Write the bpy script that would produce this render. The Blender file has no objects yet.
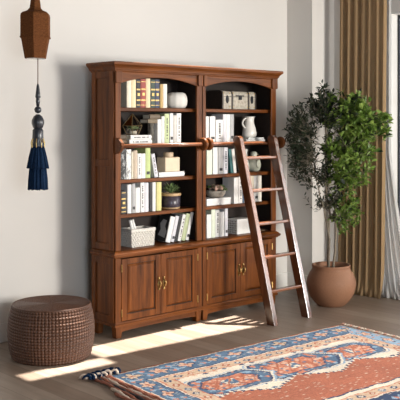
import bpy, bmesh, math, random
from math import sin, cos, pi, radians as R, tan
from mathutils import Vector, Matrix
random.seed(11)
scene = bpy.context.scene
COL = scene.collection

# ------------------------------------------------------------------ materials
def new_mat(name):
    m = bpy.data.materials.new(name); m.use_nodes = True
    nt = m.node_tree; b = nt.nodes['Principled BSDF']
    return m, nt, b
def coords(nt, scale=(1,1,1), rot=(0,0,0), kind='Object'):
    tc = nt.nodes.new('ShaderNodeTexCoord'); mp = nt.nodes.new('ShaderNodeMapping')
    mp.inputs['Scale'].default_value = scale; mp.inputs['Rotation'].default_value = rot
    nt.links.new(tc.outputs[kind], mp.inputs['Vector']); return mp.outputs['Vector']
def noise(nt, vec, scale=5, detail=4, rough=.55, dist=0):
    n = nt.nodes.new('ShaderNodeTexNoise'); n.inputs['Scale'].default_value = scale
    n.inputs['Detail'].default_value = detail; n.inputs['Roughness'].default_value = rough
    n.inputs['Distortion'].default_value = dist
    nt.links.new(vec, n.inputs['Vector']); return n.outputs['Fac']
def ramp(nt, fac, stops):
    r = nt.nodes.new('ShaderNodeValToRGB'); el = r.color_ramp.elements
    while len(el) < len(stops): el.new(.5)
    for e, (p, c) in zip(el, stops): e.position = p; e.color = (*c, 1)
    nt.links.new(fac, r.inputs['Fac']); return r.outputs['Color']
def bump(nt, b, h, strength=.2, dist=.01):
    n = nt.nodes.new('ShaderNodeBump'); n.inputs['Strength'].default_value = strength
    n.inputs['Distance'].default_value = dist
    nt.links.new(h, n.inputs['Height']); nt.links.new(n.outputs['Normal'], b.inputs['Normal'])
def plain(name, c, rough=.6, var=.12, scale=30, metal=0, bmp=0, coat=0, spec=None):
    m, nt, b = new_mat(name)
    f = noise(nt, coords(nt), scale, 3)
    lo = tuple(x*(1-var) for x in c); hi = tuple(min(1, x*(1+var)) for x in c)
    nt.links.new(ramp(nt, f, [(.3, lo), (.7, hi)]), b.inputs['Base Color'])
    b.inputs['Roughness'].default_value = rough; b.inputs['Metallic'].default_value = metal
    b.inputs['Coat Weight'].default_value = coat; b.inputs['Coat Roughness'].default_value = .2
    if spec is not None: b.inputs['Specular IOR Level'].default_value = spec
    if bmp: bump(nt, b, f, bmp, .005)
    return m
def wood(name, dark, light, axis='Z', rough=.42, coat=.0, s=1.0, spec=.22):
    m, nt, b = new_mat(name)
    sc = {'Z': (14*s, 14*s, 1.2*s), 'X': (1.2*s, 14*s, 14*s), 'Y': (14*s, 1.2*s, 14*s)}[axis]
    v = coords(nt, sc)
    f = noise(nt, v, 1.6, 6, .6, .6)
    mid = tuple((a+c)/2 for a, c in zip(dark, light))
    nt.links.new(ramp(nt, f, [(.25, dark), (.5, mid), (.75, light)]), b.inputs['Base Color'])
    b.inputs['Roughness'].default_value = rough
    b.inputs['Coat Weight'].default_value = coat; b.inputs['Coat Roughness'].default_value = .14; b.inputs['Coat IOR'].default_value = 1.6
    b.inputs['Specular IOR Level'].default_value = spec
    bump(nt, b, f, .08, .004)
    return m
M = {}
M['wood'] = wood('mahogany upright', (.034,.0092,.002), (.225,.066,.011))
M['woodh'] = wood('mahogany level', (.034,.0092,.002), (.225,.066,.011), 'X')
M['woody'] = wood('mahogany depth', (.055,.015,.0035), (.20,.062,.015), 'Y')
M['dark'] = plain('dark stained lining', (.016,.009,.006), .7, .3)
M['ladder'] = wood('walnut upright', (.055,.020,.009), (.15,.052,.020), 'Z', .22, 1.0)
M['ladderh'] = wood('walnut rung', (.10,.036,.016), (.24,.09,.042), 'X', .25, .5)
M['brass'] = plain('aged brass', (.55,.38,.15), .3, .2, 60, 1)
M['iron'] = plain('black iron', (.02,.02,.022), .45, .2, 60, .6)
M['steel'] = plain('dark window steel', (.025,.03,.036), .4, .1, 20, .3)
M['white'] = plain('white paper', (.80,.79,.76), .6, .04)
M['page'] = plain('page block', (.72,.66,.54), .8, .08, 80)
M['ceramic'] = plain('white glaze', (.80,.78,.72), .25, .04, 10, coat=.4)
M['soil'] = plain('soil', (.035,.024,.017), .95, .5, 60, bmp=.6)
M['gold'] = plain('gold stamping', (.60,.42,.16), .35, .1, 40, .8)
M['ink'] = plain('dark lettering', (.05,.05,.05), .7, .1)

def wallmat(name, c):
    m, nt, b = new_mat(name)
    f = noise(nt, coords(nt), 1.3, 3); g = noise(nt, coords(nt), 160, 3)
    nt.links.new(ramp(nt, f, [(.3, tuple(x*.97 for x in c)), (.7, c)]), b.inputs['Base Color'])
    b.inputs['Roughness'].default_value = .85; bump(nt, b, g, .06, .002)
    return m
M['wall'] = wallmat('matt wall paint', (.70,.672,.630))
M['trim'] = plain('white trim paint', (.74,.72,.68), .5, .02)
M['ceil'] = wallmat('low bounce ceiling', (.16,.115,.085))  # unseen ceiling, made dark to cut bounce light
M['wall2'] = wallmat('low bounce wall paint', (.22,.20,.185))  # for the unseen walls, darkened to raise contrast in the room

def floormat():
    m, nt, b = new_mat('oak planks')
    v = coords(nt, (1,1,1), (0,0,R(90)))
    br = nt.nodes.new('ShaderNodeTexBrick')
    br.inputs['Scale'].default_value = 1; br.inputs['Brick Width'].default_value = 2.1
    br.inputs['Row Height'].default_value = .16; br.inputs['Mortar Size'].default_value = .0016
    br.inputs['Mortar Smooth'].default_value = .2; br.offset = .37; br.inputs['Bias'].default_value = 0
    br.inputs['Color1'].default_value = (.205,.152,.115,1); br.inputs['Color2'].default_value = (.275,.218,.172,1)
    br.inputs['Mortar'].default_value = (.10,.07,.05,1)
    nt.links.new(v, br.inputs['Vector'])
    f = noise(nt, coords(nt, (16,1.1,16)), 1.5, 6, .6, .4)
    g = ramp(nt, f, [(.3, (.80,.78,.76)), (.7, (1.08,1.08,1.08))])
    mx = nt.nodes.new('ShaderNodeMix'); mx.data_type = 'RGBA'; mx.blend_type = 'MULTIPLY'
    mx.inputs[0].default_value = 1
    nt.links.new(br.outputs['Color'], mx.inputs[6]); nt.links.new(g, mx.inputs[7])
    nt.links.new(mx.outputs[2], b.inputs['Base Color'])
    b.inputs['Roughness'].default_value = .42
    bump(nt, b, br.outputs['Fac'], -.25, .004)
    return m
M['floor'] = floormat()

def cloth(name, c, trans=.35, s=300, rough=.9):
    m, nt, b = new_mat(name)
    f = noise(nt, coords(nt, (1,1,.15)), s, 2)
    col = ramp(nt, f, [(.3, tuple(x*.9 for x in c)), (.7, c)])
    nt.links.new(col, b.inputs['Base Color']); b.inputs['Roughness'].default_value = rough
    b.inputs['Specular IOR Level'].default_value = .1
    t = nt.nodes.new('ShaderNodeBsdfTranslucent'); nt.links.new(col, t.inputs['Color'])
    mx = nt.nodes.new('ShaderNodeMixShader'); mx.inputs[0].default_value = trans
    out = nt.nodes['Material Output']
    nt.links.new(b.outputs[0], mx.inputs[1]); nt.links.new(t.outputs[0], mx.inputs[2])
    nt.links.new(mx.outputs[0], out.inputs['Surface'])
    return m
M['drape'] = cloth('tan linen', (.52,.36,.20), .42)
M['sheer'] = cloth('white voile', (.86,.85,.83), .6)

def leafmat(name, stops):
    m, nt, b = new_mat(name)
    geo = nt.nodes.new('ShaderNodeNewGeometry')
    col = ramp(nt, geo.outputs['Random Per Island'], stops)
    nt.links.new(col, b.inputs['Base Color']); b.inputs['Roughness'].default_value = .42
    t = nt.nodes.new('ShaderNodeBsdfTranslucent'); nt.links.new(col, t.inputs['Color'])
    mx = nt.nodes.new('ShaderNodeMixShader'); mx.inputs[0].default_value = .3
    nt.links.new(b.outputs[0], mx.inputs[1]); nt.links.new(t.outputs[0], mx.inputs[2])
    nt.links.new(mx.outputs[0], nt.nodes['Material Output'].inputs['Surface'])
    return m
M['leaf_shade'] = leafmat('mature leaves', [(0, (.012,.019,.011)), (1, (.034,.050,.022))])  # shade put into the leaf colour of the tree's left half
M['leaf_lit'] = leafmat('young leaves', [(0, (.07,.13,.02)), (.5, (.15,.25,.04)), (1, (.27,.37,.08))])  # light put into the leaf colour of the tree's right half
M['leaf_suc'] = leafmat('succulent leaves', [(0, (.10,.17,.06)), (1, (.32,.42,.18))])
M['leaf_pink'] = leafmat('pink succulent leaves', [(0, (.55,.30,.24)), (.6, (.66,.50,.36)), (1, (.30,.42,.17))])
M['bark'] = plain('pale bark', (.20,.165,.12), .85, .35, 60, bmp=.3)

def glassmat():
    m, nt, b = new_mat('clear glass')
    b.inputs['Base Color'].default_value = (.95,.98,.98,1); b.inputs['Roughness'].default_value = .02
    tr = nt.nodes.new('ShaderNodeBsdfTransparent'); gl = nt.nodes.new('ShaderNodeBsdfGlossy')
    gl.inputs['Roughness'].default_value = .02
    fr = nt.nodes.new('ShaderNodeFresnel'); fr.inputs['IOR'].default_value = 1.4
    mx = nt.nodes.new('ShaderNodeMixShader')
    nt.links.new(fr.outputs[0], mx.inputs[0]); nt.links.new(tr.outputs[0], mx.inputs[1])
    nt.links.new(gl.outputs[0], mx.inputs[2]); nt.links.new(mx.outputs[0], nt.nodes['Material Output'].inputs['Surface'])
    return m
M['glass'] = glassmat()

def wickermat(name, a, c, rough=.6, spec=.25):
    m, nt, b = new_mat(name)
    f = noise(nt, coords(nt, (40,40,90)), 2.0, 4)
    nt.links.new(ramp(nt, f, [(.3, a), (.7, c)]), b.inputs['Base Color'])
    b.inputs['Roughness'].default_value = rough; b.inputs['Specular IOR Level'].default_value = spec
    return m
M['wicker'] = wickermat('brown wicker', (.045,.018,.010), (.135,.060,.033), .45, .4)
M['whitewick'] = wickermat('whitewashed wicker', (.50,.47,.42), (.80,.77,.70))
M['pot'] = wickermat('terracotta', (.225,.108,.060), (.275,.138,.078))
M['pendant'] = wickermat('rust woven shade', (.085,.029,.009), (.17,.062,.020), .8, .1)
M['navy'] = plain('navy thread', (.008,.022,.055), .9, .4, 120, spec=.08)
M['rust'] = plain('rust wool', (.28,.10,.06), .9, .25, 120)
M['creamw'] = plain('cream wool', (.62,.50,.40), .9, .15, 120)
M['blackw'] = plain('dark wool', (.03,.025,.03), .9, .3, 120)

# ------------------------------------------------------------------ mesh tools
class B:
    def __init__(s): s.bm = bmesh.new()
    def box(s, x0, x1, y0, y1, z0, z1, mat=None):
        vs = [s.bm.verts.new(p) for p in [(x0,y0,z0),(x1,y0,z0),(x1,y1,z0),(x0,y1,z0),(x0,y0,z1),(x1,y0,z1),(x1,y1,z1),(x0,y1,z1)]]
        if mat is not None:
            for v in vs: v.co = mat @ v.co
        for f in [(3,2,1,0),(4,5,6,7),(0,1,5,4),(1,2,6,5),(2,3,7,6),(3,0,4,7)]:
            s.bm.faces.new([vs[i] for i in f])
        return s
    def loops(s, rings, closed=True, cap0=True, cap1=True):
        V = [[s.bm.verts.new(p) for p in r] for r in rings]
        n = len(V[0])
        for a, b in zip(V, V[1:]):
            for i in range(n if closed else n-1):
                j = (i+1) % n
                s.bm.faces.new((a[i], a[j], b[j], b[i]))
        if closed and cap0: s.bm.faces.new(list(reversed(V[0])))
        if closed and cap1: s.bm.faces.new(V[-1])
        return s
    def lathe(s, prof, n=32, c=(0,0,0), mod=None, mat=None, cap0=True, cap1=True, ph=0):
        rings = []
        for r, z in prof:
            ring = []
            for i in range(n):
                a = 2*pi*i/n + ph
                rr = max(r, 1e-4)
                if mod: rr = mod(rr, a, z)
                p = Vector((c[0]+rr*cos(a), c[1]+rr*sin(a), c[2]+z))
                if mat: p = mat @ p
                ring.append(p)
            rings.append(ring)
        return s.loops(rings, True, cap0, cap1)
    def tube(s, pts, r, n=8):
        pts = [Vector(p) for p in pts]; rs = r if isinstance(r, (list, tuple)) else [r]*len(pts)
        rings = []; up = None
        for i, p in enumerate(pts):
            t = (pts[min(i+1, len(pts)-1)] - pts[max(i-1, 0)]).normalized()
            if up is None: up = Vector((0,0,1)) if abs(t.z) < .9 else Vector((1,0,0))
            a = t.cross(up).normalized(); b = a.cross(t).normalized(); up = b
            rings.append([p + (a*cos(2*pi*k/n) + b*sin(2*pi*k/n))*rs[i] for k in range(n)])
        return s.loops(rings)
    def poly(s, pts, y0, y1, axis='y'):
        # extrude a polygon given in the x-z plane along y
        a = [s.bm.verts.new((p[0], y0, p[1])) for p in pts]; b = [s.bm.verts.new((p[0], y1, p[1])) for p in pts]
        n = len(pts)
        s.bm.faces.new(a); s.bm.faces.new(list(reversed(b)))
        for i in range(n):
            j = (i+1) % n
            s.bm.faces.new((a[i], b[i], b[j], a[j]))
        return s
    def sphere(s, c, rx, ry=None, rz=None, u=16, v=10):
        ry = ry or rx; rz = rz or rx
        prof = [(sin(pi*k/v), -cos(pi*k/v)) for k in range(v+1)]
        rings = [[(c[0]+rx*max(r,1e-3)*cos(2*pi*i/u), c[1]+ry*max(r,1e-3)*sin(2*pi*i/u), c[2]+rz*z) for i in range(u)] for r, z in prof]
        return s.loops(rings)
    def leaf(s, p, d, nrm, L, W):
        d = d.normalized(); side = d.cross(nrm).normalized(); up = side.cross(d).normalized()
        q = [p, p+d*L*.35+side*W*.5+up*W*.12, p+d*L*.72+side*W*.42+up*W*.08, p+d*L-up*L*.08,
             p+d*L*.72-side*W*.42+up*W*.08, p+d*L*.35-side*W*.5+up*W*.12, p+d*L*.5-up*W*.05]
        v = [s.bm.verts.new(x) for x in q]
        for f in [(0,1,6),(1,2,6),(2,3,6),(3,4,6),(4,5,6),(5,0,6)]: s.bm.faces.new([v[i] for i in f])
        return s
    def build(s, name, mat, parent=None, bevel=0, smooth=False, loc=None, seg=2):
        bmesh.ops.recalc_face_normals(s.bm, faces=s.bm.faces)
        me = bpy.data.meshes.new(name); s.bm.to_mesh(me); s.bm.free()
        if smooth:
            for p in me.polygons: p.use_smooth = True
        o = bpy.data.objects.new(name, me); COL.objects.link(o)
        for m in (mat if isinstance(mat, (list, tuple)) else [mat]): me.materials.append(m)
        if parent: o.parent = parent
        if loc: o.location = loc
        if bevel:
            md = o.modifiers.new('Bevel', 'BEVEL'); md.width = bevel; md.segments = seg
            md.limit_method = 'ANGLE'; md.angle_limit = R(40)
        return o
def box(name, x0, x1, y0, y1, z0, z1, mat, parent=None, bevel=0):
    return B().box(x0, x1, y0, y1, z0, z1).build(name, mat, parent, bevel)
def tag(o, label, cat, group=None):
    o['label'] = label; o['category'] = cat
    if group: o['group'] = group
    return o
def thing(name, label, cat, loc=(0,0,0), rot=(0,0,0), group=None):
    o = bpy.data.objects.new(name, None); COL.objects.link(o)
    o.empty_display_size = .05
    o.location = loc; o.rotation_euler = rot
    return tag(o, label, cat, group)
def struct(o): o['kind'] = 'structure'; return o

# ------------------------------------------------------------------ the sun's way through made-up roof openings
SA, SE, HC = R(3.8), R(77), 3.4
SH = HC/tan(SE)

# ------------------------------------------------------------------ room
struct(box('floor', -9, 6, -9, .75, -.1, 0, M['floor']))
struct(box('wall_back', -9, 2.69, .55, .75, 0, HC, M['wall']))
struct(box('wall_alcove', 2.69, 3.30, .209, .75, 0, HC, M['wall']))
WX0, WX1, WY0, WY1, WZ = 3.05, 3.25, -.48, -3.3, 2.82
wr = B()
wr.box(WX0, WX1, WY0, .209, 0, HC); wr.box(WX0, WX1, -7.0, WY1, 0, HC)
wr.box(WX0, WX1, WY1, WY0, WZ, HC); wr.box(WX0, WX1, WY1, WY0, 0, .12)
struct(wr.build('wall_right', M['wall']))
struct(box('wall_left', -6.9, -6.7, -7.2, .55, 0, HC, M['wall2']))
# unseen wall behind the camera, given two assumed tall window openings
wf_ = B()
for x0, x1 in ((-6.9,-4.6),(-2.6,.9),(3.0,3.25)): wf_.box(x0, x1, -7.2, -7.0, 0, HC)
for x0, x1 in ((-4.6,-2.6),(.9,3.0)): wf_.box(x0, x1, -7.2, -7.0, 0, .9); wf_.box(x0, x1, -7.2, -7.0, 2.7, HC)
struct(wf_.build('wall_front', M['wall2']))
# ceiling with made-up openings along the sun's azimuth that shape its floor patches
cs = [-8.6, -1.05, -.62, -.36, 1.30, 1.72, 3.3]  # last span is an added overhang that keeps sun off the window
cn = [-8.2, -2.7, -.83, -.55, -.378, .06, 1.2]
hole = {(3,4), (1,3), (2,3), (2,1), (3,1), (4,1)}
cb = B(); rm = Matrix.Rotation(-SA, 4, 'Z')
for i in range(len(cs)-1):
    for j in range(len(cn)-1):
        if (i, j) in hole: continue
        cb.box(cs[i]+SH, cs[i+1]+SH, cn[j], cn[j+1], HC, HC+.03, rm)
struct(cb.build('ceiling', M['ceil']))
# grey sheet added over the larger opening to dim the sun on the rug
tm, tnt, tb = new_mat('sun dimming sheet')
ttr = tnt.nodes.new('ShaderNodeBsdfTransparent'); ttr.inputs['Color'].default_value = (.35,.35,.345,1)
tnt.links.new(ttr.outputs[0], tnt.nodes['Material Output'].inputs['Surface'])
pb = B(); v = [pb.bm.verts.new(rm @ Vector((x, y, HC+.02))) for x, y in ((cs[2]+SH,cn[1]),(cs[5]+SH,cn[1]),(cs[5]+SH,cn[2]),(cs[2]+SH,cn[2]))]
pb.bm.faces.new(v); struct(pb.build('sun_filter', tm))
struct(box('baseboard_back', -9, 2.69, .532, .55, 0, .15, M['trim'], None, .004))
struct(box('baseboard_alcove', 2.674, 3.05, .193, .209, 0, .15, M['trim'], None, .004))
struct(box('trim_1', 2.674, 2.69, .209, .532, 0, .15, M['trim'], None, .004))
struct(box('trim_2', WX0-.002, WX1, WY0-.012, WY0, .132, WZ-.012, M['trim']))
struct(box('trim_3', WX0-.002, WX1, WY1, WY0, WZ-.012, WZ, M['trim']))
struct(box('trim_4', WX0-.02, WX1, WY1, WY0, .12, .132, M['trim']))
win = struct(thing('window_1', 'tall dark steel window at the right edge, in a white reveal', 'window', (3.19, 0, 0)))
fb = B()
fb.box(-.014, .014, WY0-.034, WY0-.013, .133, WZ-.013); fb.box(-.02, .02, WY1, WY1+.05, .133, WZ-.013)
fb.box(-.014, .014, WY1+.05, WY0-.034, WZ-.045, WZ-.013); fb.box(-.014, .014, WY1+.05, WY0-.034, .133, .18)
fb.build('window_frame', M['steel'], win, .003)
gb = B()
for z in (.62, 1.06, 1.5, 1.94, 2.38): gb.box(-.014, .014, WY1+.05, WY0-.05, z-.012, z+.012)
for y in (-.93, -1.42, -1.90, -2.37, -2.84): gb.box(-.0135, .0135, y-.012, y+.012, .18, WZ-.05)
gb.build('glazing_bar', M['steel'], win)
box('pane', -.003, .003, WY1+.05, WY0-.05, .18, WZ-.05, M['glass'], win)
win['kind'] = 'structure'

# ------------------------------------------------------------------ bookcase
W, D = 1.905, .312
bc = thing('bookcase', 'tall mahogany double bookcase with open shelves above four panelled doors', 'bookcase')
wd, wh, wy = M['wood'], M['woodh'], M['woody']
# feet
for x0, x1 in ((.005,.072), (.875,.938), (.953,1.02), (1.833,1.90)):
    for y0, y1 in ((0,.065), (.247,.312)):
        f = B(); f.loops([[(x0+.008,y0+.006,0),(x1-.008,y0+.006,0),(x1-.008,y1-.006,0),(x0+.008,y1-.006,0)],
                          [(x0,y0,.096),(x1,y0,.096),(x1,y1,.096),(x0,y1,.096)]])
        f.build('foot', wd, bc, .004)
def base_profile(levels, name, mat):
    b = B()
    b.loops([[(-o, -o, z), (W+o, -o, z), (W+o, D, z), (-o, D, z)] for z, o in levels])
    return b.build(name, mat, bc)
for x0, x1 in ((.07,.877), (1.018,1.835)):
    n = 16; pts = [(x0, .097)] + [(x0+(x1-x0)*k/n, .046+.010*sin(pi*k/n)**.5) for k in range(n+1)] + [(x1, .097)]
    B().poly(pts, .012, .03).build('apron', wh, bc)
base_profile([(.094,.004),(.098,.012),(.112,.012),(.118,.006),(.128,.0)], 'base_moulding', wh)
# lower carcass
for x0, x1 in ((0,.018), (.927,.945), (.948,.966), (W-.018,W)): box('lower_side', x0, x1, .018, D-.01, .126, .645, wd, bc)
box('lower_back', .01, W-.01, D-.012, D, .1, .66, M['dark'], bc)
box('cabinet_floor', .018, W-.018, .02, D-.012, .126, .14, M['dark'], bc)
def side_frame(z0, z1, mids, name):
    s = B(); zs = [z0] + mids + [z1]
    s.box(-.010, .002, .018, .07, z0, z1); s.box(-.010, .002, D-.055, D, z0, z1)
    s.box(-.010, .002, .07, D-.055, z0, z0+.055); s.box(-.010, .002, .07, D-.055, z1-.055, z1)
    for m_ in mids: s.box(-.010, .002, .07, D-.055, m_-.028, m_+.028)
    return s.build(name, wd, bc, .003)
side_frame(.126, .645, [], 'lower_side_frame')
for x0, x1 in ((0,.058), (.888,.9425), (.9525,1.0), (1.845,W)): box('lower_stile', x0, x1, 0, .02, .126, .645, wd, bc, .003)
box('centre_strip', .9425, .9525, .008, .02, .1, 2.13, M['dark'], bc)
# doors
def door(x0, x1, knob_right):
    z0, z1 = .134, .632; sw = .056
    d = B()
    d.box(x0, x0+sw, -.002, .018, z0, z1); d.box(x1-sw, x1, -.002, .018, z0, z1)
    d.box(x0+sw, x1-sw, -.002, .018, z0, z0+sw-.005); d.box(x0+sw, x1-sw, -.002, .018, z1-sw+.012, z1)
    o = d.build('door', wd, bc, .003)
    a, b_, c, e = x0+sw, x1-sw, z0+sw-.005, z1-sw+.012
    p = B()
    def ring(i, y): return [(a+i,y,c+i),(b_-i,y,c+i),(b_-i,y,e-i),(a+i,y,e-i)]
    p.loops([ring(-.004,.014), ring(0,.012), ring(.004,.012), ring(.022,-.002), ring(.026,-.004)], True, True, True)
    p.build('door_panel', wd, o)
    g = B(); w_ = .005
    g.box(a, b_, .008, .0117, c, c+w_); g.box(a, b_, .008, .0117, e-w_, e)
    g.box(a, a+w_, .008, .0117, c+w_, e-w_); g.box(b_-w_, b_, .008, .0117, c+w_, e-w_)
    g.build('glaze_line', M['dark'], o)
    kx = x1-.026 if knob_right else x0+.026
    h = B()
    h.box(kx-.011, kx+.011, -.007, -.002, .375, .405); h.box(kx-.006, kx+.006, -.007, -.002, .352, .43)
    h.tube([(kx,-.005,.415),(kx,-.028,.41),(kx+.004,-.032,.39),(kx,-.028,.37),(kx,-.005,.365)], .005, 8)
    h.sphere((kx,-.01,.436), .009, .006, .009, 10, 6); h.sphere((kx,-.01,.346), .009, .006, .009, 10, 6)
    h.build('door_handle', M['brass'], o, 0, True)
    hx = x0-.001 if knob_right else x1+.001
    for hz in (.20, .56):
        hb = B(); hb.lathe([(.004,-.03),(.0055,-.028),(.0055,.028),(.004,.03)], 8, (hx,-.005,hz))
        hb.build('hinge', M['brass'], o)
    return o
door(.060, .472, True); door(.475, .886, False); door(1.002, 1.421, True); door(1.424, 1.843, False)
# ledge between the two halves
b = B()
b.loops([[(-o, -o-.0, z), (W+o, -o, z), (W+o, D, z), (-o, D, z)] for z, o in
         ((.640,.0),(.645,.012),(.652,.016),(.656,.026),(.664,.031),(.676,.031),(.680,.022),(.690,.016),(.697,.006),(.699,.004))])
b.build('waist_moulding', wh, bc)
# upper carcass
for x0, x1 in ((0,.018), (.927,.945), (.948,.966), (W-.018,W)): box('upper_side', x0, x1, .018, D-.01, .70, 2.14, wd, bc)
side_frame(.70, 2.14, [1.40], 'upper_side_frame')
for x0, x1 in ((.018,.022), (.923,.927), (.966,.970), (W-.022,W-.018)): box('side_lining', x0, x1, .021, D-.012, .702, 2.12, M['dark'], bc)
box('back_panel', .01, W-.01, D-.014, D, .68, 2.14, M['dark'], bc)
for x0, x1 in ((0,.055), (.884,.9425), (.9525,.991), (1.84,W)):
    s = B(); s.box(x0, x1, 0, .02, .70, 2.137)
    s.build('stile', wd, bc, .004)
for x0, x1 in ((-.004,.058), (.888,.9405), (.9545,.990), (1.838,W+.004)):
    s = B(); s.poly([(x0,2.137),(x0,2.052),(x0+.006,2.043),(x1-.006,2.043),(x1,2.052),(x1,2.137)], -.018, 0)
    s.build('corbel_block', wd, bc, .003)
for x0, x1 in ((.055,.884), (.991,1.84)):
    n = 28; pts = [(x0,2.139)] + [(x0+(x1-x0)*k/n, 2.042+.056*(1-abs(2*k/n-1)**2.2)) for k in range(n+1)] + [(x1,2.139)]
    s = B(); s.poly(pts, .0, .022); s.build('arched_rail', wh, bc, .003)
b = B()
b.loops([[(-o, -o, z), (W+o, -o, z), (W+o, D+min(o,.02), z), (-o, D+min(o,.02), z)] for z, o in
         ((2.132,.004),(2.14,.012),(2.146,.012),(2.15,.018),(2.160,.021),(2.172,.028),(2.184,.040),(2.188,.046),(2.192,.049),(2.208,.049),(2.213,.044))])
b.build('cornice', wh, bc)
for (x0, x1) in ((.022,.923), (.970,W-.022)):
    for zt in (1.85, 1.55, 1.265, .985):
        box('shelf', x0, x1, .05, D-.014, zt-.031, zt-.001, wh, bc, .004)
# ladder rail with its turned brackets
b = B(); b.lathe([(.014,0),(.014,1.93)], 16, mat=Matrix.Translation((-.005,-.058,1.541)) @ Matrix.Rotation(R(90),4,'Y'))
b.build('ladder_rail', M['ladderh'], bc, 0, True)
b = B(); b.loops([[(x,0,1.475),(x,-.04,1.485),(x,-.078,1.515),(x,-.084,1.541),(x,-.078,1.567),(x,-.04,1.597),(x,0,1.607)] for x in (-.004,.026)])
b.build('rail_bracket', wd, bc, .003)
for cx in (.905, .968, 1.90):
    b = B()
    b.lathe([(.030,-.018),(.046,-.018),(.054,-.011),(.056,0),(.054,.011),(.046,.018),(.030,.018)], 28,
            mat=Matrix.Translation((cx,-.058,1.541)) @ Matrix.Rotation(R(90),4,'Y'))
    br = b.build('rail_bracket', wd, bc, .002, True)
    e = 1 if cx < .95 else -1
    if .5 < cx < 1.5:
        b = B(); b.lathe([(.015,-.006),(.022,-.006),(.022,.006),(.015,.006)], 16, mat=Matrix.Translation((cx+e*.022,-.058,1.541)) @ Matrix.Rotation(R(90),4,'Y'))
        b.build('bracket_ring', M['brass'], br)

# ------------------------------------------------------------------ ladder
lean = math.atan2(.42, 1.6)
ld = thing('library_ladder', 'brown wooden library ladder leaning on the rail of the bookcase', 'ladder', (1.5,-.535,0))
LX = (-.25, .20)
kk = .42/1.6
for x0 in LX:
    f = B()
    # side outline in (y, z): front edge leans back; foot cut level; rounded top
    yf = lambda z: -.035 + kk*z
    out = [(yf(0),0), (yf(0)+.088,0)]
    top = [(yf(1.565)+.044+.044*cos(t), 1.575+.035*sin(t)) for t in [pi*k/8 for k in range(9)]]
    prof = out + top
    a = [f.bm.verts.new((x0, p[0], p[1])) for p in prof]; c = [f.bm.verts.new((x0+.05, p[0], p[1])) for p in prof]
    f.bm.faces.new(a); f.bm.faces.new(list(reversed(c)))
    for i in range(len(prof)):
        j = (i+1) % len(prof); f.bm.faces.new((a[i], c[i], c[j], a[j]))
    f.build('side_rail', M['ladder'], ld, .005)
for z in (.272, .557, .84, 1.126, 1.412):
    f = B(); yc = -.035+kk*z+.036
    f.box(LX[0]+.04, LX[1]+.01, yc-.026, yc+.026, z-.013, z+.013)
    f.build('rung', M['ladderh'], ld, .007)

# ------------------------------------------------------------------ books and shelf things
TOP = {'top': 1.85, 'second': 1.55, 'third': 1.265, 'fourth': .985, 'bottom': .70}
bookmats = {}
def bm_(c, rough=.55):
    k = (c, rough)
    if k not in bookmats: bookmats[k] = plain('book cloth', c, rough, .06, 50)
    return bookmats[k]
def marblemat(lo, hi, a, b_):
    m, nt, b = new_mat('marbled cover')
    f = noise(nt, coords(nt, (1,1,.5)), 42, 3, .6, 1.5)
    nt.links.new(ramp(nt, f, [(a, lo), (b_, hi)]), b.inputs['Base Color']); b.inputs['Roughness'].default_value = .6
    return m
MARB = {True: marblemat((.02,.02,.02), (.45,.45,.44), .52, .60), False: marblemat((.25,.25,.25), (.80,.79,.76), .40, .48)}
CREAM=(.74,.67,.52); IVORY=(.78,.74,.64); WHITE=(.80,.79,.76); LILAC=(.66,.65,.68); GREY=(.42,.42,.42)
BLACK=(.018,.018,.02); RED=(.30,.045,.03); GREENB=(.03,.055,.04); NAVY=(.03,.04,.085); OCHRE=(.50,.33,.12)
SAGE=(.52,.60,.32); TAN=(.52,.42,.31); TEAL=(.02,.12,.12); LIME=(.62,.58,.24); BROWN=(.13,.085,.05); PALE=(.70,.75,.60)
def book(x, y, z, w, h, d, col, label, group, lean=0, deco=None, flat=False, board=None, rz=0):
    if not flat and not lean: h = min(h, {1.55:.266, 1.265:.250, .985:.245, .70:.250}.get(z, 1))
    t = thing('book', label, 'book', (x, y, z), (0, 0, rz), group)
    if lean:  # degrees, positive leans to the right; x is then the corner that rests
        t.rotation_euler = (0, R(lean), 0)
    ox = -w if lean > 0 else 0
    c = B()
    T = Matrix.Identity(4)
    if flat:  # lying: spine still towards the room; w is the length along the shelf, h the thickness
        T = Matrix(((0,0,1,0),(0,1,0,0),(1,0,0,0),(0,0,0,1)))
        w, h = h-.001, w
    bt = .004
    c.box(ox, ox+bt, .003, d, 0, h, T); c.box(ox+w-bt, ox+w, .003, d, 0, h, T)
    # rounded spine
    n = 5; ring = []
    pts = [(ox+w*k/n, .003-.006*sin(pi*k/n)) for k in range(n+1)] + [(ox+w, .006), (ox, .006)]
    c.loops([[T @ Vector((p[0], p[1], 0)) for p in pts], [T @ Vector((p[0], p[1], h)) for p in pts]])
    cov = c.build('cover', MARB[col == BLACK] if deco == 'marble' else bm_(col), t)
    if board:
        for a in (ox-.0006, ox+w-.0004):
            B().box(a, a+.001, .012, d, .0, h, T).build('board_paper', bm_(board), t)
    B().box(ox+bt, ox+w-bt, .006, d-.005, .004, h-.004, T).build('pages', M['page'], t)
    yf = -.0036
    if deco == 'gold':
        for f in (.08, .24, .27, .62, .65, .90): B().box(ox+.003, ox+w-.003, yf+.0005, .004, h*f, h*f+.005, T).build('gilt_band', M['gold'], t)
        B().box(ox+w*.25, ox+w*.75, yf-.0006, .004, h*.42, h*.52, T).build('gilt_title', M['gold'], t)
    elif deco == 'title':
        g = B(); rnd = random.Random(label); q = h*.16
        while q < h*.84:
            L = rnd.uniform(.006, .014)
            g.box(ox+w*.36, ox+w*.62, yf-.0002, .004, q, q+L, T); q += L + rnd.choice((.004,.004,.014))
        g.build('spine_lettering', M['ink'], t)
    elif deco == 'label':
        B().box(ox+w*.2, ox+w*.8, yf-.0004, .004, h*.12, h*.22, T).build('spine_label', M['ink'], t)
    return t
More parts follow.
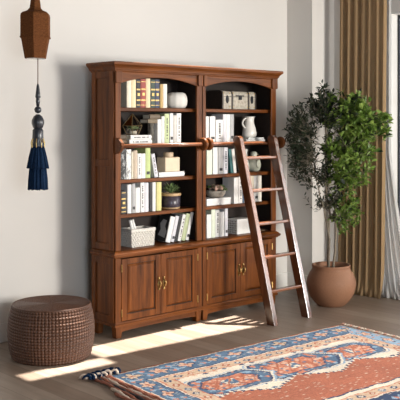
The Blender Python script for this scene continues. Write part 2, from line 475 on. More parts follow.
def row(shelf, group, items, y=.07):
    for x, w, h, d, col, deco, label in items: book(x, y, TOP[shelf], w, h, d, col, label, group, 0, deco)
row('top', 'old books on the top left shelf', [
 (.171,.0455,.224,.16,CREAM,None,'cream book at the left end of the old books on the top shelf'),
 (.218,.047,.229,.16,(.74,.62,.38),None,'yellowed ivory book beside the black book on the top shelf'),
 (.267,.046,.231,.16,BLACK,'gold','black old book with gilt bands, left of the red book'),
 (.315,.055,.237,.16,RED,'gold','dark red leather book with gilt bands on the top left shelf'),
 (.373,.046,.243,.16,(.72,.58,.36),None,'pale tan book between the red and the green gilt books'),
 (.421,.0485,.236,.16,GREENB,'gold','dark green book with gilt bands on the top left shelf'),
 (.471,.048,.238,.16,NAVY,'gold','navy blue book with gilt bands on the top left shelf'),
 (.526,.032,.201,.15,OCHRE,None,'short ochre book next to the navy gilt book'),
 (.560,.043,.203,.15,IVORY,None,'short ivory book beside the white rounded vase')])
row('second', 'upright books on the second left shelf', [
 (.498,.043,.204,.13,WHITE,None,'shortest white upright book, left end of the second left shelf row'),
 (.543,.032,.230,.13,WHITE,None,'thin white book left of the sage green book, second shelf'),
 (.577,.050,.251,.13,SAGE,'title','sage green book on the second left shelf'),
 (.634,.038,.256,.13,WHITE,'label','white book with a dark spine label right of the sage green book'),
 (.674,.037,.239,.13,(.60,.57,.52),None,'pale grey book third from the right end of the sage book row'),
 (.713,.050,.256,.13,WHITE,'title','tall white book with dark lettering at the right end of second shelf')])
row('third', 'upright books on the third left shelf', [
 (.110,.050,.250,.15,BLACK,'marble','black and white patterned book at the far left of the third shelf'),
 (.166,.050,.242,.15,WHITE,'marble','white book with grey pattern beside the black patterned book'),
 (.218,.020,.224,.15,CREAM,None,'thin cream book left of the beige book on the third shelf'),
 (.240,.041,.232,.15,TAN,None,'beige book in the middle of the third left shelf row'),
 (.283,.040,.206,.15,WHITE,'title','short white lettered book right of the beige book'),
 (.325,.041,.205,.15,WHITE,None,'short plain white book left of the tall green book'),
 (.368,.052,.250,.15,(.46,.55,.22),'label','tall leaf green book on the third left shelf')])
book(.467,.07,1.265,.039,.200,.14,LILAC,'pale lilac book leaning left against the tall green book','upright books on the third left shelf',-11.5,'title')
row('fourth', 'upright books on the fourth left shelf', [
 (.112,.050,.187,.15,BLACK,'gold','black book with a tan mark at the far left, fourth shelf'),
 (.178,.040,.234,.14,WHITE,None,'plain white book second from left on the fourth shelf'),
 (.224,.034,.240,.14,GREY,'label','grey book on the fourth left shelf'),
 (.261,.046,.205,.14,WHITE,None,'shortest white book right of the grey book, fourth shelf'),
 (.315,.040,.260,.14,WHITE,'title','tallest white book with lettered spine on the fourth left shelf'),
 (.357,.043,.242,.14,LILAC,None,'lilac white book left of the black lettered book'),
 (.405,.032,.243,.14,BLACK,'label','thin black book on the fourth left shelf'),
 (.443,.034,.242,.14,WHITE,None,'white book between the thin black and the yellow book'),
 (.487,.054,.240,.14,LIME,None,'yellow book at the right end of the fourth left shelf row')])
lb = 'leaning books on the bottom left shelf'
xr = .853
for w, h, col, deco, board, label in reversed([
 (.050,.222,WHITE,None,BLACK,'black covered book with white spine, first of the leaning books'),
 (.038,.226,LILAC,'label',BLACK,'lilac white leaning book right of the black covered one'),
 (.030,.230,BLACK,'title',None,'thin black leaning book on the bottom left shelf'),
 (.036,.233,WHITE,'title',None,'white leaning book left of the green leaning book'),
 (.044,.236,(.50,.56,.33),None,None,'pale green leaning book on the bottom left shelf'),
 (.034,.246,WHITE,'label',BLACK,'white leaning book with dark label, last against the right side')]):
    t = book(xr,.075,.701,w,h,.15,col,label,lb,15.5,deco,False,board)
    if board and 'first' in label:
        g = B(); g.bm.faces.new([g.bm.verts.new((-w-.0009, a, b_)) for a, b_ in ((.03,.03),(.02,.09),(.05,.13),(.04,.18),(.09,.19),(.12,.15),(.10,.10),(.12,.05))])
        g.build('cover_picture', bm_(GREY), t)
    xr -= w/cos(R(15.5)) + .0045
row('second', 'upright books on the second right shelf', [
 (1.057,.036,.232,.15,WHITE,None,'thin white book at the far left of the second right shelf'),
 (1.107,.067,.233,.15,WHITE,'label','thick white book second from left on the second right shelf'),
 (1.182,.086,.202,.15,WHITE,'title','short thick white book with lettering on the second right shelf'),
 (1.271,.042,.252,.15,LILAC,None,'tall lilac grey book on the second right shelf'),
 (1.315,.043,.252,.15,WHITE,None,'tall white book beside the lilac grey book, second right shelf'),
 (1.360,.050,.252,.15,GREY,'label','tall grey book at the right end, behind the ladder top')])
row('third', 'upright books on the third right shelf', [
 (1.069,.066,.245,.15,PALE,None,'pale green book at the far left of the third right shelf'),
 (1.145,.060,.239,.15,WHITE,None,'white book beside the pale green book, third right shelf'),
 (1.214,.056,.238,.15,WHITE,'label','white book with dark label on the third right shelf'),
 (1.276,.056,.237,.15,LILAC,'title','lilac white book left of the leaning teal book')])
book(1.372,.07,1.265,.033,.222,.15,TEAL,'dark teal book leaning left on the third right shelf','upright books on the third right shelf',-8)
book(1.411,.07,1.265,.036,.220,.15,WHITE,'white book leaning left against the teal book','upright books on the third right shelf',-8)
row('fourth', 'upright books on the fourth right shelf', [
 (1.411,.058,.238,.15,WHITE,None,'white book just left of the ladder rail, fourth right shelf'),
 (1.473,.048,.244,.15,WHITE,'title','white lettered book left of the thin blue book'),
 (1.525,.018,.225,.15,(.06,.12,.22),None,'thin dark blue book behind the ladder'),
 (1.548,.060,.240,.15,IVORY,None,'ivory book right of the thin dark blue book'),
 (1.624,.053,.247,.15,(.66,.58,.45),None,'beige book seen between the ladder rails, fourth right shelf'),
 (1.679,.053,.245,.15,WHITE,'label','white labelled book between the ladder rails, fourth right shelf'),
 (1.735,.046,.243,.15,IVORY,None,'ivory book at the right end of the fourth right shelf')])
row('bottom', 'upright books on the bottom right shelf', [
 (1.069,.055,.210,.15,WHITE,None,'shortest white book at the far left of the bottom right shelf'),
 (1.126,.048,.256,.15,PALE,None,'pale green book on the bottom right shelf'),
 (1.176,.050,.244,.15,WHITE,'title','white lettered book beside the pale green book, bottom shelf'),
 (1.229,.058,.222,.15,WHITE,None,'thick white book in the bottom right shelf row'),
 (1.295,.038,.246,.15,LILAC,'label','greyish white book left of the decorated white box')])
# lying books
st_ = 'stacked books on the shelves'
book(.195,.07,1.55,.240,.037,.17,WHITE,'lower white lettered book lying under the terrarium',st_,0,'title',True)
book(.212,.075,1.587,.222,.037,.16,WHITE,'upper white lettered book lying directly beneath the terrarium',st_,0,'title',True)
book(.026,.09,1.55,.160,.038,.17,BROWN,'lower brown book lying left of the white lettered stack',st_,0,None,True)
book(.030,.092,1.588,.155,.040,.16,(.10,.07,.045),'upper brown book lying left of the white lettered stack',st_,0,None,True)
book(.514,.07,1.265,.285,.042,.19,WHITE,'white book lying under the cream box',st_,0,None,True)
book(1.571,.07,1.55,.255,.020,.18,WHITE,'lower white book lying beneath the white pitcher',st_,0,None,True)
book(1.60,.074,1.57,.215,.018,.165,(.70,.71,.68),'upper white book lying directly under the white pitcher',st_,0,None,True)
book(1.775,.075,.701,.10,.014,.15,BROWN,'thin brown book lying at the right end of bottom shelf',st_,0,None,True)

# carved bookend carrying two brown books, at the back of the second shelf
t = thing('bookend', 'dark grey carved stone bookend behind the upright books, beside terrarium', 'bookend', (.466,.115,1.55))
b = B(); b.box(-.028,.028,-.035,.035,0,.02); b.build('base', plain('grey stone',(.10,.095,.085),.8,.4,40,bmp=.3), t, .003)
b = B(); b.lathe([(.025,.02),(.022,.035),(.017,.06),(.023,.085),(.026,.105),(.020,.125),(.016,.14),(.022,.155),(.027,.171)], 20, mod=lambda r,a,z: r*(1+.10*sin(5*a+z*60)))
b.build('carved_body', plain('grey stone',(.13,.12,.10),.8,.4,40,bmp=.3), t, 0, True)
book(.397,.075,1.722,.099,.0335,.11,(.20,.155,.10),'lower brown book balanced on the carved bookend',st_,0,None,True)
book(.425,.085,1.756,.113,.040,.10,(.15,.11,.07),'upper brown book balanced on the carved bookend',st_,0,None,True)

# white ribbed vase
t = thing('vase', 'squat rounded white vase on the top left shelf beside the books', 'vase', (.795,.165,1.85))
b = B(); b.lathe([(.055,0),(.075,.006),(.090,.03),(.095,.065),(.092,.10),(.078,.127),(.055,.139),(.030,.137),(.022,.125),(.018,.09)], 48,
   mod=lambda r,a,z: r*(1+.018*sin(10*a)))
b.build('body', plain('chalk white',(.80,.77,.71),.7,.05,20,bmp=.1), t, 0, True)

# terrarium
t = thing('terrarium', 'geometric glass terrarium with a green succulent on two white books', 'terrarium', (.300,.160,1.6255))
P0 = []
n = 5
low = [(.052*cos(2*pi*k/n+.3), .052*sin(2*pi*k/n+.3), .003) for k in range(n)]
mid = [(.090*cos(2*pi*k/n+.3), .075*sin(2*pi*k/n+.3), .075) for k in range(n)]
top = (0,0,.175)
fr = B(); gl = B()
for k in range(n):
    j = (k+1) % n
    for a, c in ((low[k],low[j]),(low[k],mid[k]),(mid[k],mid[j]),(mid[k],top)): fr.tube([a,c], .0022, 6)
    gl.bm.faces.new([gl.bm.verts.new(p) for p in (low[k],low[j],mid[j],mid[k])])
    gl.bm.faces.new([gl.bm.verts.new(p) for p in (mid[k],mid[j],top)])
fr.build('frame', plain('bronze wire',(.30,.21,.10),.4,.2,50,.7), t)
gl.build('glass', M['glass'], t)
b = B(); b.lathe([(.030,.003),(.036,.010),(.036,.028),(.028,.034)], 20); b.build('planting_cup', plain('pale stone',(.45,.41,.32),.8,.2,60), t, 0, True)
def rosette(parent, c, r, rings, mat, name='succulent', up=.7):
    b = B()
    for q in range(rings):
        m = 6+2*q; el = R(78 - 62*q/max(1, rings-1))
        for k in range(m):
            a = 2*pi*(k+.5*(q % 2))/m
            d = Vector((cos(a)*cos(el), sin(a)*cos(el), sin(el)))
            nrm = Vector((-cos(a)*sin(el), -sin(a)*sin(el), cos(el)))
            b.leaf(Vector(c), d, nrm, r*(.6+.4*q/max(1,rings-1)), r*.42)
    return b.build(name, mat, parent)
rosette(t, (0,0,.04), .062, 5, M['leaf_suc']); rosette(t, (-.022,-.022,.045), .042, 4, M['leaf_suc']); rosette(t, (.025,-.015,.045), .040, 4, M['leaf_suc'])

# cream box with lid knob
crm = plain('cream lacquer', (.68,.55,.38), .45, .05, 20)
t = thing('lidded_box', 'cream square box with a round lid on the third left shelf', 'box', (.672,.135,1.307))
box('body', -.083,.083,-.058,.058,0,.124, crm, t, .007)
b = B(); b.lathe([(.040,.124),(.043,.126),(.043,.158),(.040,.164),(.01,.166)], 32); b.build('lid', plain('tan lid',(.56,.42,.27),.45,.05,20), t, 0, False)

# planter with a spiky plant
t = thing('planter', 'charcoal planter with wooden rim holding a small spiky plant', 'planter', (.72,.16,.985))
b = B(); b.lathe([(.078,.012),(.083,.02),(.086,.112),(.08,.112)], 36); b.build('pot', plain('charcoal glaze',(.055,.045,.06),.35,.3,30,coat=.3), t, 0, True)
b = B(); b.lathe([(.079,0),(.082,.002),(.082,.012),(.078,.013)], 36); b.build('base_band', plain('light timber',(.45,.30,.15),.5,.2,40), t)
b = B(); b.lathe([(.088,.110),(.090,.113),(.090,.133),(.080,.134),(.078,.120),(.004,.120)], 36, cap1=True); b.build('rim', plain('light timber',(.50,.33,.16),.5,.2,40), t)
b = B(); b.lathe([(.077,.12),(.06,.126),(.004,.128)], 24); b.build('soil', M['soil'], t)
b = B(); rnd = random.Random(4)
for k in range(120):
    a = rnd.uniform(0,2*pi); el = rnd.uniform(R(15),R(80)); rr = rnd.uniform(0,.03)
    d = Vector((cos(a)*cos(el), sin(a)*cos(el), sin(el)))
    p = Vector((rr*cos(a), rr*sin(a), .126 + rnd.uniform(0,.04)))
    b.leaf(p, d, Vector((0,0,1)).cross(d).cross(d)*-1 + Vector((.01,0,0)), rnd.uniform(.045,.072), .013)
b.build('plant', M['leaf_suc'], t)

# woven basket and the rolled papers in it
def weave_box(name, hx, hy, h, parent, mat, nx=14, nz=9, amp=.006, t_=.008):
    b = B()
    per = []
    def side(p, q, m):
        for k in range(m): per.append((p[0]+(q[0]-p[0])*k/m, p[1]+(q[1]-p[1])*k/m))
    c = [(-hx,-hy),(hx,-hy),(hx,hy),(-hx,hy)]
    m1, m2 = nx*4, max(4, int(nx*hy/hx))*4
    side(c[0],c[1],m1); side(c[1],c[2],m2); side(c[2],c[3],m1); side(c[3],c[0],m2)
    rings = []; Z = nz*4
    for k in range(Z+1):
        z = h*k/Z; rowi = k//4; ph = (k % 4)/4*pi
        r = []
        for i, (x, y) in enumerate(per):
            s_ = amp*sin(pi*i/2 + (pi if rowi % 2 else 0))*sin(ph)
            ax = abs(x)/hx > abs(y)/hy
            nx_, ny_ = ((1 if x > 0 else -1), 0) if ax else (0, (1 if y > 0 else -1))
            tp = .94+.06*z/h
            r.append((x*tp+nx_*s_, y*tp+ny_*s_, z))
        rings.append(r)
    rings.append([(x*.93, y*.93, h) for x, y in per]); rings.append([(x*.90, y*.90, .02) for x, y in per])
    b.loops(rings)
    return b.build(name, mat, parent)
t = thing('basket', 'whitewashed woven basket on the bottom left shelf beside leaning books', 'basket', (.345,.150,.70))
weave_box('woven_body', .126, .078, .128, t, M['whitewick'], 9, 7)
b = B()
for x0,x1,y0,y1 in ((-.131,.131,-.083,-.066),(-.131,.131,.066,.083),(-.131,-.112,-.066,.066),(.112,.131,-.066,.066)): b.box(x0,x1,y0,y1,.122,.150)
b.build('rim', M['whitewick'], t, .005)
for dx, rz, lab in ((-.035, 10, 'white rolled paper at the left, standing up out of the basket'), (.0, -4, 'second white rolled paper leaning inside the woven basket')):
    o = thing('paper_roll', lab, 'paper roll', (.345+dx, .135, .7275), (0, R(-19), R(rz)), 'rolled papers in the basket')
    b = B(); b.lathe([(.011,0),(.0135,.001),(.0135,.205),(.011,.206)], 14); b.build('roll', M['white'], o, 0, True)

# travel trunk
t = thing('trunk', 'small vintage trunk with dark straps on the top right shelf', 'trunk', (1.478,.175,1.85))
hide = plain('pale hide panel', (.40,.36,.29), .6, .3, 45, bmp=.2)
strap = plain('dark strap leather', (.035,.024,.018), .5, .3, 40)
def trunk_prof(g, h): return [(-.104-g,0-.0),(.104+g,0),(.104+g,h-.03),(.095+g,h-.008),(.07,h+g),(-.07,h+g),(-.095-g,h-.008),(-.104-g,h-.03)]
def trunk_seg(x0, x1, g, h, z=0):
    b = B(); pr = trunk_prof(g, h)
    b.loops([[(x0,p[0],max(p[1],0)) for p in pr],[(x1,p[0],max(p[1],0)) for p in pr]]); return b
trunk_seg(-.215,.215,0,.166).build('body', hide, t, .002)
trunk_seg(-.2215,-.205,.004,.166).build('end_cap', strap, t); trunk_seg(.207,.2215,.004,.166).build('end_cap', strap, t)
for x in (-.102, .112): trunk_seg(x,x+.022,.003,.167).build('strap', strap, t)
box('lid_line', -.21,.21,-.1055,.1055,.112,.116, strap, t)
for x in (-.155, .168):
    b = B(); b.lathe([(.004,.0),(.026,.0),(.030,.002),(.026,.004),(.018,.004),(.016,.003),(.010,.006),(.004,.006)], 20,
        mat=Matrix.Translation((x,-.104,.088)) @ Matrix.Rotation(R(90),4,'X') @ Matrix.Diagonal((.7,1.25,1,1)))
    b.build('oval_emblem', M['iron'], t)
b = B(); b.box(-.045,.06,-.110,-.104,.118,.128); b.box(-.01,.03,-.112,-.104,.085,.118); b.box(.005,.015,-.115,-.104,.09,.108)
b.build('clasp', M['iron'], t, .002)
b = B()
for x in (-.205,-.125,-.08,.105,.135,.20):
    for z in (.02,.145): b.sphere((x,-.105,z), .006, .004, .006, 8, 6)
b.build('rivet', M['brass'], t)

# pitcher
def pitcher(x, y, z, s, h, label, handle=True, grp=None):
    t = thing('pitcher', label, 'pitcher', (x, y, z), (0,0,0), grp)
    def mod(r, a, zz):
        k = max(0, zz/h-.72)/.28
        return r*(1+ .42*k*max(0,cos(a))**6)
    pr = [(.046*s,0),(.054*s,.004),(.060*s,.02),(.060*s,.05*h/.2),(.052*s,.09*h/.2),(.041*s,.13*h/.2),(.036*s,.16*h/.2),(.038*s,.185*h/.2),(.044*s,h),(.040*s,h-.003),(.033*s,h*.8),(.03*s,h*.5),(.01,h*.45)]
    b = B(); b.lathe(pr, 40, mod=mod); b.build('body', M['ceramic'], t, 0, True)
    if handle:
        b = B(); pts = []
        for k in range(13):
            f = k/12; a = R(100 - 215*f)
            pts.append((-.040*s - .040*s*sin(pi*f)**.75, 0, h*(.93-.50*f)))
        b.tube(pts, [.007*s]*13, 10); b.build('handle', M['ceramic'], t, 0, True)
    return t
pitcher(1.70,.155,1.588,1.15,.196,'tall white enamel pitcher standing on two white books')
pitcher(1.635,.16,1.265,.80,.215,'slim white jug behind the ladder, left of the bird')
# bird figure
t = thing('bird_figurine', 'plump pale green bird figurine between the ladder rails', 'figurine', (1.765,.16,1.265))
cel = plain('celadon glaze', (.58,.60,.48), .4, .14, 30, coat=.3)
b = B(); b.lathe([(.038,0),(.056,.012),(.067,.04),(.069,.07),(.062,.10),(.048,.124),(.034,.137),(.030,.145),(.033,.158),(.032,.172),(.024,.184),(.010,.189),(.002,.19)], 28,
     mod=lambda r,a,z: r*(1+.10*max(0,-cos(a))*(1 if z<.1 else 0)))
b.build('body', cel, t, 0, True)
b = B(); b.loops([[(.028,-.012+.006*cos(q),.163+.006*sin(q)) for q in [2*pi*k/8 for k in range(8)]],[(.052,-.018+.0008*cos(q),.159+.0008*sin(q)) for q in [2*pi*k/8 for k in range(8)]]]); b.build('beak', plain('beak',(.35,.30,.2),.5), t)
b = B(); b.sphere((.012,-.030,.168), .004, .003, .004, 8, 6); b.build('eye', M['ink'], t)
for sgn in (-1,1):
    b = B()
    b.loops([[(-.01+.032*cos(q)*.9, sgn*.064+.006*sin(q)*0, .072+.042*sin(q)) for q in [2*pi*k/16 for k in range(16)]],
             [(-.01+.018*cos(q), sgn*.074, .072+.028*sin(q)) for q in [2*pi*k/16 for k in range(16)]]])
    b.build('wing', cel, t, 0, True)
# white box under the succulent bowl
t = thing('box', 'flat white box under the bowl of succulents', 'box', (1.22,.155,.985))
box('body', -.150,.150,-.082,.082,0,.046, M['white'], t, .003); box('lid', -.152,.152,-.084,.084,.043,.063, M['white'], t, .003)
t = thing('succulent_bowl', 'stone bowl of pink and green succulents on a white box', 'planter', (1.255,.150,1.049))
b = B(); b.lathe([(.050,0),(.066,.006),(.084,.028),(.090,.05),(.086,.062),(.080,.064),(.076,.056),(.004,.054)], 36, mod=lambda r,a,z: r*(1+.012*sin(14*a)))
b.build('bowl', plain('weathered stone',(.45,.40,.33),.85,.3,40,bmp=.4), t, 0, True)
rnd = random.Random(8)
for k, (x, y, r) in enumerate(((-.045,-.03,.036),(.0,-.045,.032),(.045,-.025,.04),(.0,.01,.045),(-.05,.025,.034),(.05,.03,.034))):
    rosette(t, (x,y,.080), r*1.35, 5, M['leaf_pink'] if k in (0,1,3) else M['leaf_suc'])
b = B()
for k in range(26):
    a = rnd.uniform(-.9,.9); d = Vector((cos(a), rnd.uniform(-.5,.3), rnd.uniform(-.2,.9)))
    b.leaf(Vector((.05+rnd.uniform(-.02,.03), rnd.uniform(-.04,.03), .06)), d, Vector((0,-.5,1)), .04, .014)
b.build('trailing_leaves', M['leaf_suc'], t)
pk = plain('pink sedum', (.62,.40,.31), .6, .2, 60)
b = B()
for k in range(22):
    a = rnd.uniform(0, 2*pi); rr = rnd.uniform(0,.06)
    b.sphere((rr*cos(a)-.012, rr*sin(a)-.02, .072+.024*(1-rr/.06)+rnd.uniform(0,.012)), rnd.uniform(.011,.018), None, rnd.uniform(.012,.02), 8, 6)
b.build('pink_sedum', pk, t, 0, True)
# decorated white box
t = thing('decorated_box', 'white box with patterned woven end on the bottom right shelf', 'box', (1.552,.135,.70))
box('body', -.100,.100,-.065,.065,0,.105, M['white'], t, .003); box('lid', -.103,.103,-.068,.068,.10,.138, M['white'], t, .004)
b = B()
for k in range(5):
    for q in range(6):
        y0 = -.055+.0225*k; z0 = .012+.02*q
        b.box(-.1055,-.099,y0,y0+.015,z0,z0+.010) if (k+q) % 2 else b.box(-.1055,-.099,y0+.004,y0+.009,z0-.004,z0+.015)
b.build('woven_pattern', plain('grey weave',(.28,.25,.20),.8), t)

# ------------------------------------------------------------------ ottoman
t = thing('ottoman', 'round brown wicker ottoman standing left of the bookcase', 'ottoman', (-.630,-.045,0))
H = .386
def body_r(z):
    f = z/H
    return .280 + .030*sin(pi*min(1, f*1.02))**.8 + .004*f
rows = 18; Z = rows*4; NS = 76; per = 6
b = B(); rings = []
for k in range(Z+1):
    z = H*k/Z; r0 = body_r(z); rw = k//4; ph = (k % 4)/4*pi
    ring = []
    for i in range(NS*per):
        a = 2*pi*i/(NS*per)
        s_ = .0065*abs(sin(pi*i/per))**.7*(.35+.65*sin(ph)) + .003*sin(ph)*(1 if rw % 2 else .4)
        rr = r0 + s_
        ring.append((rr*cos(a), rr*sin(a), z))
    rings.append(ring)
b.loops(rings); b.build('woven_body', M['wicker'], t)
b = B(); rings = []; NA = 180; NR = 60
for k in range(NR+1):
    r = .284*(1-k/NR) + .0005
    ring = []
    for i in range(NA):
        a = 2*pi*i/NA + .25; wdg = 2*pi/6
        q = (a % wdg) - wdg/2
        dist = r*cos(q)
        edge = .006*max(0, (r-.263)/.021)
        seam = -.002 if abs(abs(q)-wdg/2)*r < .004 else 0
        ring.append((r*cos(a), r*sin(a), H+.004+.0014*sin(dist*2*pi/.0125) + seam - edge))
    rings.append(ring)
rings.insert(0, [(.281*cos(2*pi*i/NA+.25), .281*sin(2*pi*i/NA+.25), H-.01) for i in range(NA)])
b.loops(rings); b.build('woven_top', M['wicker'], t)
b = B(); pts = [(.282*cos(2*pi*k/96), .282*sin(2*pi*k/96), H-.002) for k in range(97)]
b.tube(pts, .008, 8); b.build('rim_braid', M['wicker'], t, 0, True)

# ------------------------------------------------------------------ potted tree
t = thing('potted_tree', 'leafy indoor tree in a round terracotta pot beside the curtain', 'potted plant', (2.28,-.36,0))
b = B()
prof = [(.118,0),(.130,.006),(.165,.04),(.200,.09),(.224,.15),(.232,.205),(.226,.255),(.208,.30),(.186,.335),(.177,.352),(.180,.368),(.184,.378),(.178,.386),(.168,.386),(.162,.37),(.160,.34),(.01,.335)]
b.lathe(prof, 56, mod=lambda r,a,z: r*(1+.003*sin(z*160))); b.build('pot', M['pot'], t, 0, True)
b = B(); b.lathe([(.160,.335),(.12,.346),(.05,.352),(.003,.353)], 32); b.build('soil', M['soil'], t)
cr = Vector((.731,-.682,0)); cf = Vector((.682,.731,0))     # two level directions, across and along the view of the corner
def L3(a, d, z): return cr*a + cf*d + Vector((0,0,z))
rnd = random.Random(5)
stems = [([(-.02,.02,.34),(-.03,.0,.6),(-.01,.02,.85),(-.05,.0,1.15),(-.04,.03,1.5),(-.06,0,1.85),(-.07,0,2.02)], .013),
         ([(.02,-.01,.34),(.05,.02,.62),(.04,0,.9),(.10,.02,1.2),(.14,0,1.55),(.17,.02,1.95)], .012),
         ([(-.03,-.02,.34),(-.015,-.03,.62),(-.07,-.02,.9),(-.16,-.03,1.25),(-.26,-.02,1.6)], .010)]
for pts, r in stems:
    P = [L3(*p) for p in pts]
    fine = []
    for i in range(len(P)-1):
        for q in range(5):
            f = q/5; fine.append(P[i].lerp(P[i+1], f) + Vector((rnd.uniform(-.004,.004), rnd.uniform(-.004,.004), 0)))
    fine.append(P[-1])
    b = B(); b.tube(fine, [r*(1-.75*k/(len(fine)-1)) for k in range(len(fine))], 8); b.build('trunk', M['bark'], t, 0, True)
spine = [L3(*p) for p in ((-.05,0,.95),(-.07,0,1.2),(-.2,-.02,1.45),(.1,.02,1.2),(.13,0,1.5),(.17,.02,1.85),(-.06,0,1.8),(-.03,0,1.5),(.03,0,.85),(-.24,-.02,1.6))]
# clusters: across, up, half width, half height, depth, twigs, leaf length, leaf width, young?
clusters = [  # left clusters take the shaded leaf colour, right ones the lit colour
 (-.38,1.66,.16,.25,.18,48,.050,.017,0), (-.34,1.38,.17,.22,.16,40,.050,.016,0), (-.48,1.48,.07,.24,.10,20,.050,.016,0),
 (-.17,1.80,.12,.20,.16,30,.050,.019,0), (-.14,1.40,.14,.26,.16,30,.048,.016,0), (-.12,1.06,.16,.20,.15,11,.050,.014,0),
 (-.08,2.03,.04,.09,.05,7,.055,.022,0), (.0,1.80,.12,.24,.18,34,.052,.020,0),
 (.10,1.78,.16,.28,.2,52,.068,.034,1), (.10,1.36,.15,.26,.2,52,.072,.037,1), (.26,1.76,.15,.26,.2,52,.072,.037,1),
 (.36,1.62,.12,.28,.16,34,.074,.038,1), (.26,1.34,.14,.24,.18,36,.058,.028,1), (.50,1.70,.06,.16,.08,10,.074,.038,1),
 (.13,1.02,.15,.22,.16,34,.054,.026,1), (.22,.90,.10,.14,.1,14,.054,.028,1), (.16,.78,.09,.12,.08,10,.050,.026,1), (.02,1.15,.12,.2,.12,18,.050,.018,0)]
shade_leaves, lit_leaves, tw = B(), B(), B()
for a0, z0, ra, rz, dd, n, LL, LW, lit_tone in clusters:
    for _ in range(int(n*(1.3 if lit_tone else 1.7))):
        while True:
            q = (rnd.uniform(-1,1), rnd.uniform(-1,1), rnd.uniform(-1,1))
            if q[0]**2+q[1]**2+q[2]**2 < 1: break
        tip = L3(a0+q[0]*ra, q[1]*dd, z0+q[2]*rz)
        src = min(spine, key=lambda p: (p-tip).length + .15*max(0, p.z-tip.z))
        dirn = (tip-src); dirn = dirn.normalized() if dirn.length > .01 else Vector((0,0,1))
        dirn = (dirn + Vector((rnd.uniform(-.6,.6), rnd.uniform(-.6,.6), rnd.uniform(-.1,.8)))*.7).normalized()
        if tip.x + 2.28 < 2.06 and tip.y - .36 > -.17: tip.y = -.17 - rnd.uniform(0,.06) + .36
        ln = rnd.uniform(.10,.17); st = tip - dirn*ln
        if rnd.random() < .35: tw.tube([src, src.lerp(st,.5)+Vector((0,0,.02)), st, tip], [.004,.003,.0022,.001], 5)
        else: tw.tube([st, tip], [.002,.001], 4)
        m = rnd.randint(8,12)
        for k in range(m):
            f = .15+.85*k/(m-1); p = st.lerp(tip, f)
            side = Vector((rnd.uniform(-1,1), rnd.uniform(-1,1), rnd.uniform(-.6,1))).normalized()
            d = (dirn*.55 + side).normalized()
            nr = (Vector((0,0,1)) + Vector((rnd.uniform(-.8,.8), rnd.uniform(-.8,.8), 0)))
            s_ = rnd.uniform(.75,1.15)
            (lit_leaves if lit_tone and rnd.random() < .9 else shade_leaves).leaf(p, d, nr, LL*s_, LW*s_)
tw.build('branches', M['bark'], t)
o = shade_leaves.build('shade_foliage', M['leaf_shade'], t); o['label'] = 'dark green narrow leaves'
o = lit_leaves.build('lit_foliage', M['leaf_lit'], t); o['label'] = 'bright green rounded leaves'

# ------------------------------------------------------------------ curtains
def drape(name, mat, parent, y0, y1, x0, z1, folds, amp, seed, flare=0, ytop0=None, ytop1=None, z0=.004, gk=1.15):
    rnd = random.Random(seed); nu, nv = folds*16, 48
    edges = [0]
    for _ in range(folds): edges.append(edges[-1]+rnd.uniform(.55,1.5))
    edges = [e/edges[-1] for e in edges]
    am = [rnd.uniform(.55,1.3) for _ in range(folds+1)]; wob = [rnd.uniform(-1,1) for _ in range(folds+1)]
    ytop0 = y0 if ytop0 is None else ytop0; ytop1 = y1 if ytop1 is None else ytop1
    b = B(); rings = []
    for j in range(nv+1):
        f = j/nv; z = z0 + (z1-z0)*f
        g = min(1, f*gk)**(.8 if gk < 2 else .6)
        yy0 = y0+(ytop0-y0)*g; yy1 = y1+(ytop1-y1)*g
        fl = flare*max(0, 1-f/.10)**2
        r = []
        for i in range(nu+1):
            k = min(folds-1, i//16); w = (i-16*k)/16
            u = edges[k] + (edges[k+1]-edges[k])*w
            A = amp*(am[k]*(1-w)+am[k+1]*w)*(1.15-.4*f)
            dw = (wob[k]*(1-w)+wob[k+1]*w)*(1-f)*.02
            q = 2*pi*(w + .10*wob[k]*sin(pi*w))
            r.append((x0 + A*(cos(q)+.22*cos(2*q+wob[k]*3+f*2)) - fl*(.6+.4*cos(q)), yy0+(yy1-yy0)*u + dw, z + 0.0))
        rings.append(r)
    b.loops(rings, False)
    o = b.build(name, mat, parent, 0, True)
    s = o.modifiers.new('Solid', 'SOLIDIFY'); s.thickness = .002
    return o
t = thing('curtain', 'long tan linen curtain hanging in folds beside the window', 'curtain', (0,0,0))
drape('fabric', M['drape'], t, .05, -.53, 2.885, 3.3, 7, .022, 5, .07, .01, -.555)
t = thing('sheer_curtain', 'white sheer curtain hanging at the window right of tan curtain', 'curtain', (0,0,0))
drape('fabric', M['sheer'], t, -.47, -.90, 2.972, 3.3, 6, .014, 9, .06, -.40, -.555, .004, 2.3)

# ------------------------------------------------------------------ pendant lamp and tassel
px, py = -.792, -.085
t = thing('pendant_lamp', 'rust brown faceted woven pendant lampshade at the top left', 'pendant lamp', (px,py,2.19))
b = B()
n = 6; ph = -R(43)-pi/2+R(4)
def hexring(r, z): return [(r*cos(2*pi*k/n+ph), r*sin(2*pi*k/n+ph), z) for k in range(n)]
b.loops([hexring(r,z) for r,z in ((.083,.004),(.079,0),(.083,0),(.110,.14),(.114,.150),(.116,.158),(.116,.305),(.112,.322),(.098,.333),(.062,.347),(.044,.368),(.037,.42),(.031,.56))], True, False, True)
b.build('shade', M['pendant'], t, .003)
b = B(); b.loops([hexring(r,z) for r,z in ((.118,.146),(.1205,.150),(.1205,.156),(.118,.160))], True, False, False); b.build('piping', M['pendant'], t)
b = B(); b.loops([hexring(r,z) for r,z in ((.078,.003),(.074,.001),(.074,.012),(.078,.014))], True, True, True); b.build('diffuser', M['white'], t)
b = B(); b.tube([(0,0,.55),(0,0,.9),(0,0,HC-2.19)], .006, 8); b.build('cord', M['ink'], t)
t = thing('tassel', 'navy blue two-tier tassel with dark beads hanging from the pendant lamp', 'tassel', (px+.013,py-.013,1.245))
zz = lambda y: 1.72-(y-123)/137.0-1.245
